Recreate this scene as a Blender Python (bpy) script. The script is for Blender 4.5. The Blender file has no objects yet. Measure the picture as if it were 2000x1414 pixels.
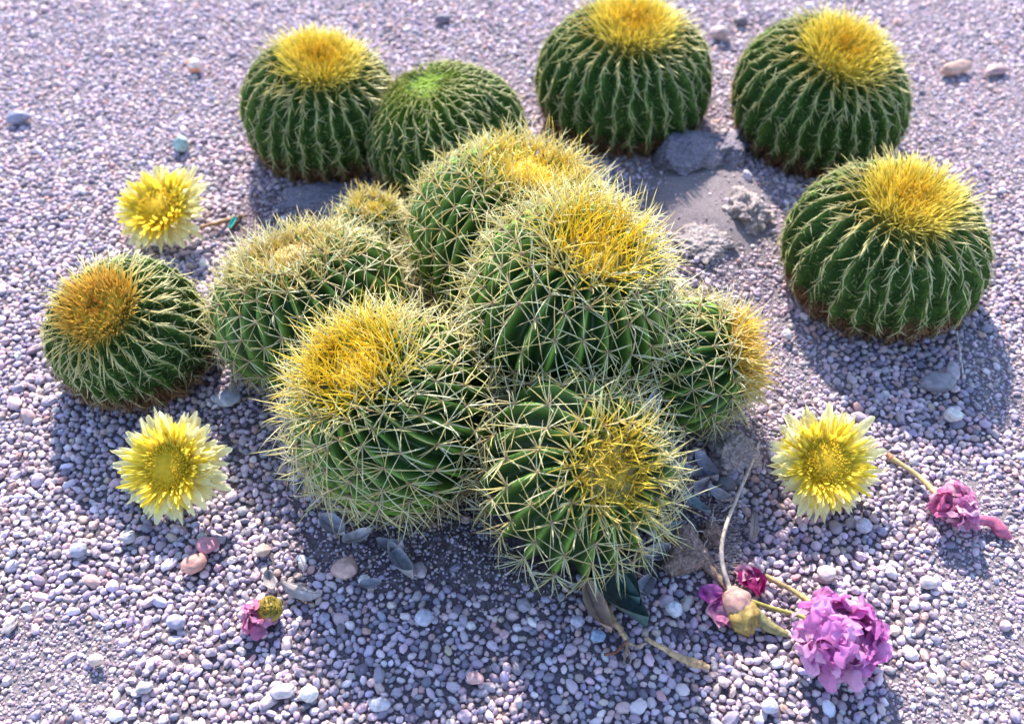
import bpy, math, random
import numpy as np
from mathutils import Vector, Matrix, noise as mnoise

rng = np.random.default_rng(11)
random.seed(5)
SC = bpy.context.scene
COL = SC.collection

# ------------------------------------------------------------------ camera
CAM_H, PITCH, FPX = 1.25, math.radians(48), 1944.4
cp, sp_ = math.cos(PITCH), math.sin(PITCH)
RIGHT = np.array([1., 0, 0]); FWD = np.array([0, cp, -sp_]); UP = np.array([0, sp_, cp])
cam = bpy.data.objects.new("camera", bpy.data.cameras.new("camera"))
COL.objects.link(cam)
cam.location = (0, 0, CAM_H)
cam.rotation_euler = (math.pi / 2 - PITCH, 0, 0)
cam.data.lens = 35; cam.data.sensor_width = 36
cam.data.clip_start = .02; cam.data.clip_end = 300
cam.data.dof.use_dof = True
cam.data.dof.focus_distance = 1.40
cam.data.dof.aperture_fstop = 3.0
SC.camera = cam


def at(px, py, z=0.0):
    """a place in the photograph -> the point of the place at height z"""
    d = FWD + (px - 1000) / FPX * RIGHT + (707 - py) / FPX * UP
    t = (z - CAM_H) / d[2]
    return np.array([0, 0, CAM_H]) + d * t


def scale_at(p):
    """metres per photo pixel at point p"""
    return float(np.dot(np.asarray(p) - np.array([0, 0, CAM_H]), FWD)) / FPX


# ------------------------------------------------------------------ light
SUN_EL, SUN_AZ = math.radians(38), math.radians(-9)      # azimuth measured from +Y towards +X
w = bpy.data.worlds.new("World"); SC.world = w; w.use_nodes = True
nt = w.node_tree
bg = nt.nodes["Background"]
sky = nt.nodes.new("ShaderNodeTexSky"); sky.sky_type = 'NISHITA'; sky.sun_disc = False
sky.sun_elevation = SUN_EL; sky.sun_rotation = SUN_AZ
sky.air_density = 1.0; sky.dust_density = .6; sky.ozone_density = 1.4
nt.links.new(sky.outputs[0], bg.inputs[0]); bg.inputs[1].default_value = .15
sun = bpy.data.objects.new("sun", bpy.data.lights.new("sun", 'SUN')); COL.objects.link(sun)
sun.data.energy = 4.2; sun.data.angle = math.radians(.6); sun.data.color = (1, .89, .77)
tosun = Vector((math.sin(SUN_AZ) * math.cos(SUN_EL), math.cos(SUN_AZ) * math.cos(SUN_EL), math.sin(SUN_EL)))
sun.rotation_euler = tosun.to_track_quat('Z', 'Y').to_euler()
sun.location = (0, 3, 4)
SC.view_settings.view_transform = 'Standard'; SC.view_settings.look = 'None'
SC.view_settings.exposure = 1.52; SC.view_settings.gamma = 1


# ------------------------------------------------------------------ helpers
def tag(o, label=None, cat=None, group=None, kind=None):
    if label: o["label"] = label
    if cat: o["category"] = cat
    if group: o["group"] = group
    if kind: o["kind"] = kind
    return o


def root(name, loc, label, cat, group=None):
    e = bpy.data.objects.new(name, None); COL.objects.link(e)
    e.location = tuple(loc); e.empty_display_size = .05
    return tag(e, label, cat, group)


def build(name, V, F, mat, parent=None, col=None, smooth=True, origin=None):
    """V world coords (n,3); F a list of index arrays (m,k)."""
    V = np.asarray(V, float)
    if parent is not None: V = V - np.array(parent.location)
    elif origin is not None: V = V - np.asarray(origin)
    if not isinstance(F, (list, tuple)): F = [F]
    F = [np.asarray(f, np.int32) for f in F if len(f)]
    me = bpy.data.meshes.new(name)
    me.vertices.add(len(V)); me.vertices.foreach_set("co", V.astype(np.float32).ravel())
    loops = np.concatenate([f.ravel() for f in F])
    tot = np.concatenate([np.full(len(f), f.shape[1], np.int32) for f in F])
    st = np.concatenate([[0], np.cumsum(tot)[:-1]]).astype(np.int32)
    me.loops.add(len(loops)); me.loops.foreach_set("vertex_index", loops)
    me.polygons.add(len(tot)); me.polygons.foreach_set("loop_start", st)
    me.polygons.foreach_set("loop_total", tot)
    me.polygons.foreach_set("use_smooth", np.full(len(tot), smooth))
    me.update(calc_edges=True); me.validate()
    if col is not None:
        a = me.color_attributes.new("col", 'FLOAT_COLOR', 'POINT')
        c = np.ones((len(V), 4), np.float32); c[:, :3] = col
        a.data.foreach_set("color", c.ravel())
    me.materials.append(mat)
    o = bpy.data.objects.new(name, me); COL.objects.link(o)
    if parent is not None: o.parent = parent
    elif origin is not None: o.location = tuple(origin)
    return o


class Acc:
    """gathers pieces into one mesh"""
    def __init__(s): s.V = []; s.F = {}; s.C = []; s.n = 0
    def add(s, V, F, C=None):
        V = np.asarray(V, float)
        for f in (F if isinstance(F, list) else [F]):
            f = np.asarray(f)
            if len(f): s.F.setdefault(f.shape[1], []).append(f + s.n)
        s.V.append(V); s.n += len(V)
        s.C.append(np.broadcast_to(np.asarray(C if C is not None else (1, 1, 1), float), V.shape))
    def build(s, name, mat, parent=None, **k):
        return build(name, np.concatenate(s.V), [np.concatenate(v) for v in s.F.values()], mat, parent,
                     col=np.concatenate(s.C), **k)


def unit(a): return a / np.maximum(np.linalg.norm(a, axis=-1, keepdims=True), 1e-9)


def grid_faces(nr, nc, wrap=False):
    i = np.arange(nr - 1)[:, None]; j = np.arange(nc if wrap else nc - 1)[None, :]
    a = i * nc + j; b = i * nc + (j + 1) % nc
    return np.stack([a, b, b + nc, a + nc], -1).reshape(-1, 4)


def spikes(P, D, B, L, r, c0, c1, c2):
    """curved tapered spines, one per row.  colours at root, middle, tip"""
    n = len(P); T = np.array([0, .3, .68, 1.0]); RR = np.array([1, .9, .58, 0])
    L = np.broadcast_to(L, (n,))[:, None]; r = np.broadcast_to(r, (n,))[:, None]
    ref = np.where(np.abs(D[:, 2:3]) > .9, np.array([[1., 0, 0]]), np.array([[0, 0, 1.]]))
    s1 = unit(np.cross(D, ref)); s2 = np.cross(D, s1)
    V = np.zeros((n, 10, 3)); C = np.zeros((n, 10, 3))
    cc = [c0, .25 * np.asarray(c0) + .75 * np.asarray(c1), c1, c2]
    for k in range(4):
        t = T[k]; ctr = P + D * L * t + B * L * t * t
        if k < 3:
            for m in range(3):
                a = 2 * math.pi * m / 3
                V[:, k * 3 + m] = ctr + (math.cos(a) * s1 + math.sin(a) * s2) * r * RR[k]
                C[:, k * 3 + m] = cc[k]
        else:
            V[:, 9] = ctr; C[:, 9] = c2
    q = []; t3 = []
    for k in range(2):
        for m in range(3):
            q.append([k * 3 + m, k * 3 + (m + 1) % 3, k * 3 + 3 + (m + 1) % 3, k * 3 + 3 + m])
    for m in range(3): t3.append([6 + m, 6 + (m + 1) % 3, 9])
    off = (np.arange(n) * 10)[:, None, None]
    return V.reshape(-1, 3), [(np.array(q)[None] + off).reshape(-1, 4), (np.array(t3)[None] + off).reshape(-1, 3)], C.reshape(-1, 3)


def tube(pts, rad, nseg=7, caps=True):
    pts = np.asarray(pts, float); n = len(pts)
    rad = np.broadcast_to(rad, (n,))
    T = np.gradient(pts, axis=0); T = unit(T)
    ref = np.array([0, 0, 1.]) if abs(T[0, 2]) < .8 else np.array([1., 0, 0])
    s1 = unit(np.cross(T, ref)); s2 = np.cross(T, s1)
    a = np.linspace(0, 2 * math.pi, nseg, endpoint=False)
    V = pts[:, None] + (np.cos(a)[None, :, None] * s1[:, None] + np.sin(a)[None, :, None] * s2[:, None]) * rad[:, None, None]
    V = V.reshape(-1, 3); F = [grid_faces(n, nseg, True)[:, ::-1]]
    if caps:
        V = np.concatenate([V, pts[:1], pts[-1:]]); m = n * nseg
        i = np.arange(nseg); j = (i + 1) % nseg
        F.append(np.stack([np.full(nseg, m), i, j], 1)[:, ::-1])
        F.append(np.stack([np.full(nseg, m + 1), (n - 1) * nseg + j, (n - 1) * nseg + i], 1)[:, ::-1])
    return V, F


def curve(ctrl, n=20, jit=0.0):
    """smooth Catmull-Rom line through control points"""
    c = np.asarray(ctrl, float); c = np.concatenate([[2 * c[0] - c[1]], c, [2 * c[-1] - c[-2]]])
    out = []
    m = len(c) - 3
    for t in np.linspace(0, m - 1e-6, n):
        i = int(t); f = t - i; p0, p1, p2, p3 = c[i:i + 4]
        out.append(.5 * (2 * p1 + (p2 - p0) * f + (2 * p0 - 5 * p1 + 4 * p2 - p3) * f * f + (3 * p1 - p0 - 3 * p2 + p3) * f ** 3))
    out = np.array(out)
    if jit: out += rng.normal(0, jit, out.shape)
    return out


def ico(sub):
    import bmesh
    b = bmesh.new(); bmesh.ops.create_icosphere(b, subdivisions=sub, radius=1)
    V = np.array([v.co[:] for v in b.verts]); F = np.array([[v.index for v in f.verts] for f in b.faces]); b.free()
    return V, F


ICO = {k: ico(k) for k in (2, 3, 4, 5, 6)}


def fbm(V, s, seed, octs=3):
    return np.array([mnoise.fractal(Vector((p[0] * s + seed, p[1] * s - seed, p[2] * s + 2 * seed)), 1.0, 2.1, octs) for p in V])


# ------------------------------------------------------------------ materials
def mat(name):
    m = bpy.data.materials.new(name); m.use_nodes = True
    n = m.node_tree.nodes; return m, n, m.node_tree.links, n["Principled BSDF"]


def mix(n, l, a, b, fac, mode='MIX'):
    x = n.new("ShaderNodeMix"); x.data_type = 'RGBA'; x.blend_type = mode
    for sock, v in ((x.inputs["Factor"], fac), (x.inputs["A"], a), (x.inputs["B"], b)):
        if hasattr(v, "is_output"): l.new(v, sock)
        else: sock.default_value = v if isinstance(v, (int, float)) else (*v, 1) if len(v) == 3 else v
    return x.outputs["Result"]


def noise_tex(n, l, scale, detail=4, rough=.6, coord="Object"):
    tc = n.new("ShaderNodeTexCoord"); t = n.new("ShaderNodeTexNoise")
    t.inputs["Scale"].default_value = scale; t.inputs["Detail"].default_value = detail; t.inputs["Roughness"].default_value = rough
    l.new(tc.outputs[coord], t.inputs["Vector"]); return t.outputs["Fac"]


def ramp(n, l, src, stops):
    r = n.new("ShaderNodeValToRGB"); e = r.color_ramp.elements
    while len(e) < len(stops): e.new(.5)
    for k, (p, c) in enumerate(stops):
        e[k].position = p; e[k].color = (*c, 1) if not isinstance(c, (int, float)) else (c, c, c, 1)
    l.new(src, r.inputs[0]); return r.outputs[0]


def bump(n, l, b, h, strength, dist):
    bp = n.new("ShaderNodeBump"); bp.inputs["Strength"].default_value = strength; bp.inputs["Distance"].default_value = dist
    l.new(h, bp.inputs["Height"]); l.new(bp.outputs[0], b.inputs["Normal"]); return bp


def col_attr(n, kind='GEOMETRY', name="col"):
    a = n.new("ShaderNodeAttribute"); a.attribute_name = name; a.attribute_type = kind; return a.outputs["Color"]


def vcol_mat(name, rough=.5, trans=0.0, nscale=0, nlow=.7, nhigh=1.2, bstr=0, bscale=200, bdist=.001, spec=.4):
    m, n, l, b = mat(name)
    c = col_attr(n)
    if nscale:
        f = noise_tex(n, l, nscale, 5)
        c = mix(n, l, c, ramp(n, l, f, [(.3, nlow), (.7, nhigh)]), 1.0, 'MULTIPLY')
    l.new(c, b.inputs["Base Color"]); b.inputs["Roughness"].default_value = rough
    b.inputs["Specular IOR Level"].default_value = spec
    if bstr: bump(n, l, b, noise_tex(n, l, bscale, 5), bstr, bdist)
    if trans:
        t = n.new("ShaderNodeBsdfTranslucent"); l.new(c, t.inputs["Color"])
        x = n.new("ShaderNodeMixShader"); x.inputs[0].default_value = trans
        l.new(b.outputs[0], x.inputs[1]); l.new(t.outputs[0], x.inputs[2])
        l.new(x.outputs[0], n["Material Output"].inputs["Surface"])
    return m


M_SPINE = vcol_mat("spine", .42, .38)
M_FRINGE = vcol_mat("dead_spines", .8, .1)
M_WOOL = vcol_mat("crown_wool", .9, .1, 350, .6, 1.3, .6, 500, .002)
M_AREOLE = vcol_mat("areole_felt", .95, 0)
M_PETAL = vcol_mat("petal", .55, .42, 90, .85, 1.1, spec=.25)
M_STEM = vcol_mat("stem", .6, 0, 140, .6, 1.25, .4, 300, .0006)
M_LEAF = vcol_mat("dry_leaf", .6, .18, 120, .75, 1.2, .35, 220, .0006)
M_STONE = vcol_mat("smooth_stone", .6, 0, 90, .72, 1.2, .35, 260, .0008)
M_TWIG = vcol_mat("twig_bark", .8, 0, 160, .5, 1.3, .8, 350, .001)


def cactus_mat(name, fine):
    m, n, l, b = mat(name)
    c = col_attr(n)
    c = mix(n, l, c, ramp(n, l, noise_tex(n, l, 38, 5), [(.3, .62), (.7, 1.35)]), 1, 'MULTIPLY')
    c = mix(n, l, c, (.30, .30, .20), ramp(n, l, noise_tex(n, l, 420, 2), [(.70, 0.), (.78, .55)]))     # pale flecks of the skin
    l.new(c, b.inputs["Base Color"])
    b.inputs["Roughness"].default_value = .46; b.inputs["Specular IOR Level"].default_value = .35
    if fine:
        v = n.new("ShaderNodeTexVoronoi"); v.inputs["Scale"].default_value = 95
        tc = n.new("ShaderNodeTexCoord"); l.new(tc.outputs["Object"], v.inputs["Vector"])
        bump(n, l, b, v.outputs["Distance"], .8, .006)
        b.inputs["Roughness"].default_value = .8; b.inputs["Specular IOR Level"].default_value = .12
    else:
        bump(n, l, b, noise_tex(n, l, 130, 4), .25, .0015)
    return m


M_BODY = cactus_mat("cactus_skin", False)
M_BODY_FINE = cactus_mat("cactus_skin_bumpy", True)


def rock_mat(name, c1, c2, c3, sc=14):
    m, n, l, b = mat(name)
    c = ramp(n, l, noise_tex(n, l, sc, 7, .62), [(.3, c1), (.5, c2), (.72, c3)])
    c = mix(n, l, c, ramp(n, l, noise_tex(n, l, 260, 3), [(.35, .55), (.65, 1.25)]), 1, 'MULTIPLY')
    l.new(c, b.inputs["Base Color"]); b.inputs["Roughness"].default_value = .85
    b.inputs["Specular IOR Level"].default_value = .2
    bump(n, l, b, noise_tex(n, l, 110, 8, .7), .9, .006)
    return m


M_ROCK = rock_mat("rock", (.16, .15, .20), (.26, .235, .30), (.42, .37, .42))  # darker, bluish tone: shade on these rocks is put into their colour
M_ROCKP = rock_mat("pale_rock", (.30, .25, .25), (.47, .40, .40), (.66, .57, .56), 22)
M_ROCKB = rock_mat("brown_rock", (.16, .11, .10), (.33, .23, .20), (.50, .38, .36), 26)


# ------------------------------------------------------------------ ground
def blobs(lst):
    out = []
    for px, py, rx, ry in lst:
        c = at(px, py); s = scale_at(c)
        out.append((c[0], c[1], rx * s, ry * s / math.sin(PITCH + math.atan((py - 707) / FPX))))
    return out


SOIL = blobs([(780, 1070, 230, 85), (600, 430, 170, 70), (1370, 1010, 90, 120), (1010, 1120, 140, 60), (1000, 700, 420, 380)])
SAND = blobs([(100, 1310, 210, 130), (1960, 1230, 150, 230), (1930, 1000, 70, 120), (1960, 760, 70, 130), (1900, 200, 170, 170), (1840, 20, 200, 60),
              (1450, 500, 100, 170), (1340, 375, 170, 120), (1490, 430, 90, 110), (1530, 700, 110, 110), (1470, 640, 70, 160), (1450, 840, 80, 90), (1800, 1370, 110, 60)])


def mask(lst, x, y):
    m = np.zeros_like(x)
    for cx, cy, rx, ry in lst:
        d = ((x - cx) / rx) ** 2 + ((y - cy) / ry) ** 2
        m = np.maximum(m, np.clip(1.25 - d * .75, 0, 1))
    return m


def wob(x, y):
    return (np.sin(x * 9.1 + 1.3 * np.sin(y * 5.3)) * np.sin(y * 7.7 + 1.1 * np.cos(x * 6.1)) * .5
            + .3 * np.sin(x * 23 + 2 * np.sin(y * 17)) * np.sin(y * 21 + 1.4))


MOUND = at(1375, 420)


def height(x, y):
    h = .006 * wob(x, y)
    s = mask(SOIL, x, y)
    h = h + .006 * s * (1 + .8 * wob(x * 3.1, y * 3.1)) + .0035 * s * np.sin(x * 130 + 3 * np.sin(y * 90)) * np.sin(y * 118)
    mx, my = MOUND[:2]; h = h + .040 * np.exp(-(((x - mx) / .15) ** 2 + ((y - my) / .19) ** 2) ** 1.4) * (1 + .18 * wob(x * 2.3, y * 2.3))
    return h * np.exp(-np.maximum(0, np.hypot(x, y - 1.2) - 2.5) ** 2)


ax = np.concatenate([-np.geomspace(40, 1.72, 26), np.arange(-1.7, 1.7001, .0125), np.geomspace(1.72, 40, 26)])
ay = np.concatenate([1.3 - np.geomspace(40, 1.12, 26), np.arange(.2, 2.95, .0125), 1.3 + np.geomspace(1.66, 40, 26)])
X, Y = np.meshgrid(ax, ay)
Z = height(X, Y)
gv = np.stack([X, Y, Z], -1).reshape(-1, 3)
soil_v = np.clip(mask(SOIL, X, Y) + .25 * wob(X * 4, Y * 4), 0, 1).ravel()
sand_v = np.clip(np.maximum(mask(SAND, X, Y), .8 * np.clip((Y - 1.3) / .5, 0, 1)) + .2 * wob(X * 4, Y * 4), 0, 1).ravel()
m, n, l, b = mat("ground_grit")
a = n.new("ShaderNodeAttribute"); a.attribute_name = "col"
sx = n.new("ShaderNodeSeparateColor"); l.new(a.outputs["Color"], sx.inputs[0])
grit = ramp(n, l, noise_tex(n, l, 330, 4, .7), [(.3, (.06, .05, .065)), (.5, (.19, .16, .20)), (.7, (.40, .35, .40))])
gran = ramp(n, l, noise_tex(n, l, 450, 4, .75), [(.32, (.15, .13, .15)), (.5, (.35, .305, .34)), (.66, (.60, .53, .57))])
dirt = ramp(n, l, noise_tex(n, l, 120, 8, .75), [(.3, (.075, .052, .066)), (.5, (.225, .17, .20)), (.72, (.47, .385, .43))])
c = mix(n, l, grit, gran, sx.outputs[1])
c = mix(n, l, c, dirt, sx.outputs[0])
l.new(c, b.inputs["Base Color"]); b.inputs["Roughness"].default_value = .9; b.inputs["Specular IOR Level"].default_value = .15
hn = noise_tex(n, l, 300, 6, .75)
bump(n, l, b, hn, 1.0, .010)
M_GROUND = m
gcol = np.zeros((len(gv), 3)); gcol[:, 0] = soil_v; gcol[:, 1] = sand_v
g = build("ground", gv, grid_faces(len(ay), len(ax)), M_GROUND, col=gcol)
tag(g, "gritty lavender grey ground of fine sand and soil", None, kind="structure")

# ------------------------------------------------------------------ cacti
# each body: centre, axis, equatorial radius a, half length b.  placed so that its middle stands where the photo has it
CACTI = {}


def frame(axis):
    z = unit(np.asarray(axis, float)); x = unit(np.cross([0, 1, 0.02], z)); y = np.cross(z, x)
    return np.stack([x, y, z], 1)


def profile(phi, a, b, dip):
    rho = a * np.sin(phi) ** .88
    z = b * np.cos(phi) - dip * np.exp(-(phi / .30) ** 2)
    return rho, z


class Barrel:
    def __init__(s, px, py, zc, rpx, axis, bk, ribs, depth, dip=.1, twist=.12, wave=.02, phimax=2.75):
        s.c = at(px, py, zc); s.a = rpx * scale_at(s.c); s.b = s.a * bk
        s.M = frame(axis); s.N = ribs; s.d = depth; s.dip = dip * s.b; s.tw = twist; s.wave = wave; s.pm = phimax
        s.ph = rng.uniform(0, 6.28)
        s.wob = rng.uniform(0, 6.28, 6); s.st = None

    def point(s, th, phi, in_=0.0, crest=None):
        """surface point at rib angle th (crest at th = 2 pi k / N) and normal"""
        def f(t, p):
            rho, z = profile(p, s.a, s.b, s.dip)
            ang = t + s.tw * (p - 1.5) + .02 * np.sin(3 * t + s.wob[0]) + s.wave * np.sin(p * 11 + 5 * t + s.wob[1]) / 4
            lump = 1 + .025 * np.sin(2 * t + s.wob[2] + p) + .018 * np.sin(3 * t - 2 * p + s.wob[3])
            return np.stack([rho * np.cos(ang) * lump, rho * np.sin(ang) * lump, z + 0 * t], -1)
        p0 = f(th, phi); e = 1e-3
        dp = f(th, np.minimum(phi + e, 3.1)) - f(th, np.maximum(phi - e, 1e-4)); dt = f(th + e, phi) - f(th - e, phi)
        td = unit(dp); ts = unit(dt); nn = unit(np.cross(dp, dt) if False else np.cross(dt, -dp))
        nn = np.where((np.sum(nn * p0, -1, keepdims=True) < 0) & (phi[..., None] > .5), -nn, nn)
        nn = np.where((phi[..., None] <= .5) & (nn[..., 2:3] < 0), -nn, nn)
        sm = np.clip((phi - .08) / .5, 0, 1); sm = sm * sm * (3 - 2 * sm)
        sm = sm * np.clip((3.05 - phi) / .5, .3, 1)
        v = np.abs(np.sin(s.N * th / 2)) ** 1.15
        p0 = p0 - nn * (s.d * s.a * sm * v)[..., None]
        return p0, nn, td, ts, v

    def world(s, p):
        q = p @ s.M.T
        if s.st: q = q + (q @ s.st[0])[..., None] * s.st[0] * (s.st[1] - 1)
        return q + s.c
    def wdir(s, d): return d @ s.M.T

    def inside(s, P, k=.93):
        q = (P - s.c) @ s.M
        return (q[:, 0] ** 2 + q[:, 1] ** 2) / (s.a * k) ** 2 + (q[:, 2] / (s.b * k)) ** 2 < 1

    def body(s, parent, green, crest, brown, mat_, brown_z=.03, pole=(.25, .3, .05), pole_r=.3, res=10):
        nt_, npz = s.N * res, 76
        th = np.linspace(0, 2 * math.pi, nt_, endpoint=False); ph = np.linspace(.02, s.pm, npz) ** 1.0
        TH, PH = np.meshgrid(th, ph)
        p, nn, td, ts, v = s.point(TH, PH)
        W = s.world(p)
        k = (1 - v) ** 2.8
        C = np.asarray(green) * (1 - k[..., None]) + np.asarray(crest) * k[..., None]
        u = np.clip(1 - (PH - pole_r * .5) / pole_r, 0, 1)[..., None]
        C = C * (1 - u) + np.asarray(pole) * u
        wv = .012 * np.sin(TH * 5 + s.wob[4]) + .01 * np.sin(TH * 13 + s.wob[5])
        q = np.clip((brown_z - W[..., 2] + wv) / .03, 0, 1)[..., None] * .9
        C = C * (1 - q) + np.asarray(brown) * q
        V = W.reshape(-1, 3); F = [grid_faces(npz, nt_, True)]
        top = s.world(profile(np.array([0.0]), s.a, s.b, s.dip)[1][:, None] * np.array([[0, 0, 1.]]))
        V = np.concatenate([V, top]); i = np.arange(nt_)
        F.append(np.stack([np.full(nt_, len(V) - 1), i, (i + 1) % nt_], 1))
        return build("body", V, F, mat_, parent, col=np.concatenate([C.reshape(-1, 3), [pole]]))

    def areoles(s, spacing, start=.3, jit=.2):
        """spots along the rib crests"""
        T, Pp = [], []
        for k in range(s.N):
            p = start + rng.uniform(0, 1) * spacing / s.a
            while p < s.pm - .1:
                T.append(2 * math.pi * k / s.N); Pp.append(p)
                rho, _ = profile(np.array([p]), s.a, s.b, s.dip)
                step = spacing * (.55 + .45 * min(1, p / .9)) * rng.uniform(1 - jit, 1 + jit)
                e = .01; r1, z1 = profile(np.array([p + e]), s.a, s.b, s.dip); r0, z0 = profile(np.array([p]), s.a, s.b, s.dip)
                ds = math.hypot(r1[0] - r0[0], z1[0] - z0[0]) / e
                p += step / max(ds, s.a * .3)
        T = np.array(T); Pp = np.array(Pp)
        return T, Pp


def keep_mask(P, me):
    k = P[:, 2] > .006
    for o in CACTI.values():
        if o is not me: k &= ~o.inside(P)
    return k


YEL = np.array([.94, .76, .075]); GOLD = np.array([.94, .73, .05]); CREAM = np.array([.88, .82, .40]); PALE = np.array([.86, .87, .62])
TAN = np.array([.50, .36, .18]); BROWN = np.array([.20, .095, .05]); RUST = np.array([.40, .20, .07])


def spine_set(bar, parent, spacing, L, rad, yel_to, n_rad=8, n_cen=3, start=.28, old=(.5, .36, .18), old_from=1.75):
    T, Pp = bar.areoles(spacing, start)
    p, nn, td, ts, _ = bar.point(T, Pp)
    W = bar.world(p); nn = bar.wdir(nn); td = bar.wdir(td); ts = bar.wdir(ts)
    k = keep_mask(W, bar); W, nn, td, ts, Pp = W[k], nn[k], td[k], ts[k], Pp[k]
    n = len(W)
    # felt pads
    iv, ifc = ICO[2]
    sc_ = rng.uniform(.0022, .0032, n) * (L / .05)
    V = W[:, None] + (iv[None, :, 0:1] * td[:, None] * 1.3 + iv[None, :, 1:2] * ts[:, None] + iv[None, :, 2:3] * nn[:, None] * .7) * sc_[:, None, None] + 0
    cc = np.where(rng.random((n, 1)) < .4, [[.40, .26, .17]], [[.30, .19, .14]]) * rng.uniform(.7, 1.3, (n, 1))
    acc = Acc(); acc.add(V.reshape(-1, 3), (ifc[None] + (np.arange(n) * len(iv))[:, None, None]).reshape(-1, 3), np.repeat(cc, len(iv), 0))
    allP, allD, allB, allL, allR, C0, C1, C2 = [], [], [], [], [], [], [], []
    for kind, m in (("r", n_rad), ("c", n_cen)):
        a0 = rng.uniform(0, 6.28, n)
        for j in range(m):
            al = a0 * (.25 if kind == "r" else 1) + 2 * math.pi * (j + .5) / m + rng.normal(0, .22, n)
            el = np.radians(rng.normal(24, 9, n) if kind == "r" else rng.normal(56, 13, n))
            t = np.cos(al)[:, None] * td + np.sin(al)[:, None] * ts
            d = unit(np.cos(el)[:, None] * t + np.sin(el)[:, None] * nn)
            # young spines near the crown stand up, and all sweep a little away from the crown
            y = np.clip(1 - (Pp - .3) / .5, 0, 1)[:, None]
            d = unit(d * (1 - .35 * y) + nn * .6 * y)
            bd = -.24 * nn * rng.uniform(-.2, 1.5, (n, 1)) + td * rng.normal(.04, .12, (n, 1)) + ts * rng.normal(0, .11, (n, 1))
            ln = L * rng.uniform(.5, 1.08, n) * (1.0 if kind == "r" else 1.12) * (1 + .15 * y[:, 0])
            keep = rng.random(n) > .07
            f = np.clip(1 - (Pp - yel_to * .75 + rng.normal(0, .1, n)) / (yel_to * .5), 0, 1)[:, None]
            pal = np.where(rng.random((n, 1)) < .5, CREAM, PALE) * rng.uniform(.82, 1.12, (n, 1))
            c1 = pal * (1 - f) + (YEL * rng.uniform(.85, 1.1, (n, 1))) * f
            o = np.clip((Pp - old_from + rng.normal(0, .15, n)) / .5, 0, 1)[:, None] * .8
            c1 = c1 * (1 - o) + np.asarray(old) * rng.uniform(.6, 1.35, (n, 1)) * o
            warm = (rng.random((n, 1)) < .22) * .35
            c1 = c1 * (1 - warm) + np.array([.74, .50, .20]) * warm
            c0 = c1 * .6 + RUST * .35
            allP.append((W + nn * .0012)[keep]); allD.append(d[keep]); allB.append(bd[keep]); allL.append(ln[keep])
            allR.append((rad * rng.uniform(.75, 1.15, n) * (1 if kind == "r" else 1.15))[keep]); C0.append(c0[keep]); C1.append(c1[keep]); C2.append((c1 * .96)[keep])
    q = [np.concatenate(z) for z in (allP, allD, allB, allL, allR, C0, C1, C2)]
    acc.add(*spikes(*q))
    o = acc.build("rib_spines", M_SPINE, parent)
    return o


def crown(bar, parent, n, phi_max, L, rad, c_in, c_out, lean=.5, tangle=.35, name="crown_spines", center_dark=None, rmin=0., on_ribs=False):
    u = np.sqrt(rng.uniform(rmin, 1, n)); ph = np.maximum(u * phi_max, .03); th = rng.uniform(0, 2 * math.pi, n)
    if on_ribs: th = (rng.integers(0, bar.N, n) + rng.normal(0, .09, n)) * 2 * math.pi / bar.N
    p, nn, td, ts, _ = bar.point(th, ph)
    W = bar.world(p); nn = bar.wdir(nn); td = bar.wdir(td); ts = bar.wdir(ts)
    k = keep_mask(W, bar); W, nn, td, ts, u = W[k], nn[k], td[k], ts[k], u[k]; n = len(W)
    axis = bar.M[:, 2]
    d = unit(axis * .75 + nn * .5 + td * (lean * (u[:, None] ** 1.5) - .12 - .25 * (tangle > .4) * (u[:, None] < .5)) + rng.normal(0, tangle, (n, 3)))
    bd = td * rng.normal(.05, .1, (n, 1)) + rng.normal(0, .09 + .16 * (tangle > .3), (n, 3))
    ln = L * rng.uniform(.6, 1.05, n) * (.72 + .32 * u)
    f = np.clip(u + rng.normal(0, .13, n), 0, 1)[:, None]
    c1 = np.asarray(c_in) * (1 - f) + np.asarray(c_out) * f
    c1 = c1 * rng.uniform(.8, 1.15, (n, 1))
    if center_dark is not None:
        g_ = np.clip(1 - u / .42, 0, 1)[:, None]; c1 = c1 * (1 - g_) + np.asarray(center_dark) * g_
    acc = Acc(); acc.add(*spikes(W - nn * .002, d, bd, ln, rad * rng.uniform(.8, 1.15, n), c1 * .8, c1, c1))
    return acc.build(name, M_SPINE, parent)


def wool(bar, parent, phi_max, c, base):
    nt_, npz = 64, 14
    TH, PH = np.meshgrid(np.linspace(0, 2 * math.pi, nt_, endpoint=False), np.linspace(.02, phi_max, npz))
    p, nn, *_ = bar.point(TH, PH)
    edge = np.clip((phi_max - PH) / (phi_max * .3), -.35, 1)
    p = p + nn * (.006 * edge + .0025 * np.sin(TH * 19 + PH * 37) * np.sin(PH * 53 + TH * 7))[..., None]
    V = bar.world(p).reshape(-1, 3); top = V[:nt_].mean(0)
    i = np.arange(nt_)
    V = np.concatenate([V, [top]])
    F = [grid_faces(npz, nt_, True), np.stack([np.full(nt_, len(V) - 1), i, (i + 1) % nt_], 1)]
    C = np.asarray(c) * rng.uniform(.75, 1.2, (len(V), 1))
    o = build("crown_wool", V, F, M_WOOL, base, col=C); o.parent = parent
    return o


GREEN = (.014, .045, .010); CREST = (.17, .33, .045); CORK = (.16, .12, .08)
G_CL = "golden barrel cacti of the tight central clump"
G_OUT = "golden barrel cacti standing apart round the clump"

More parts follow.
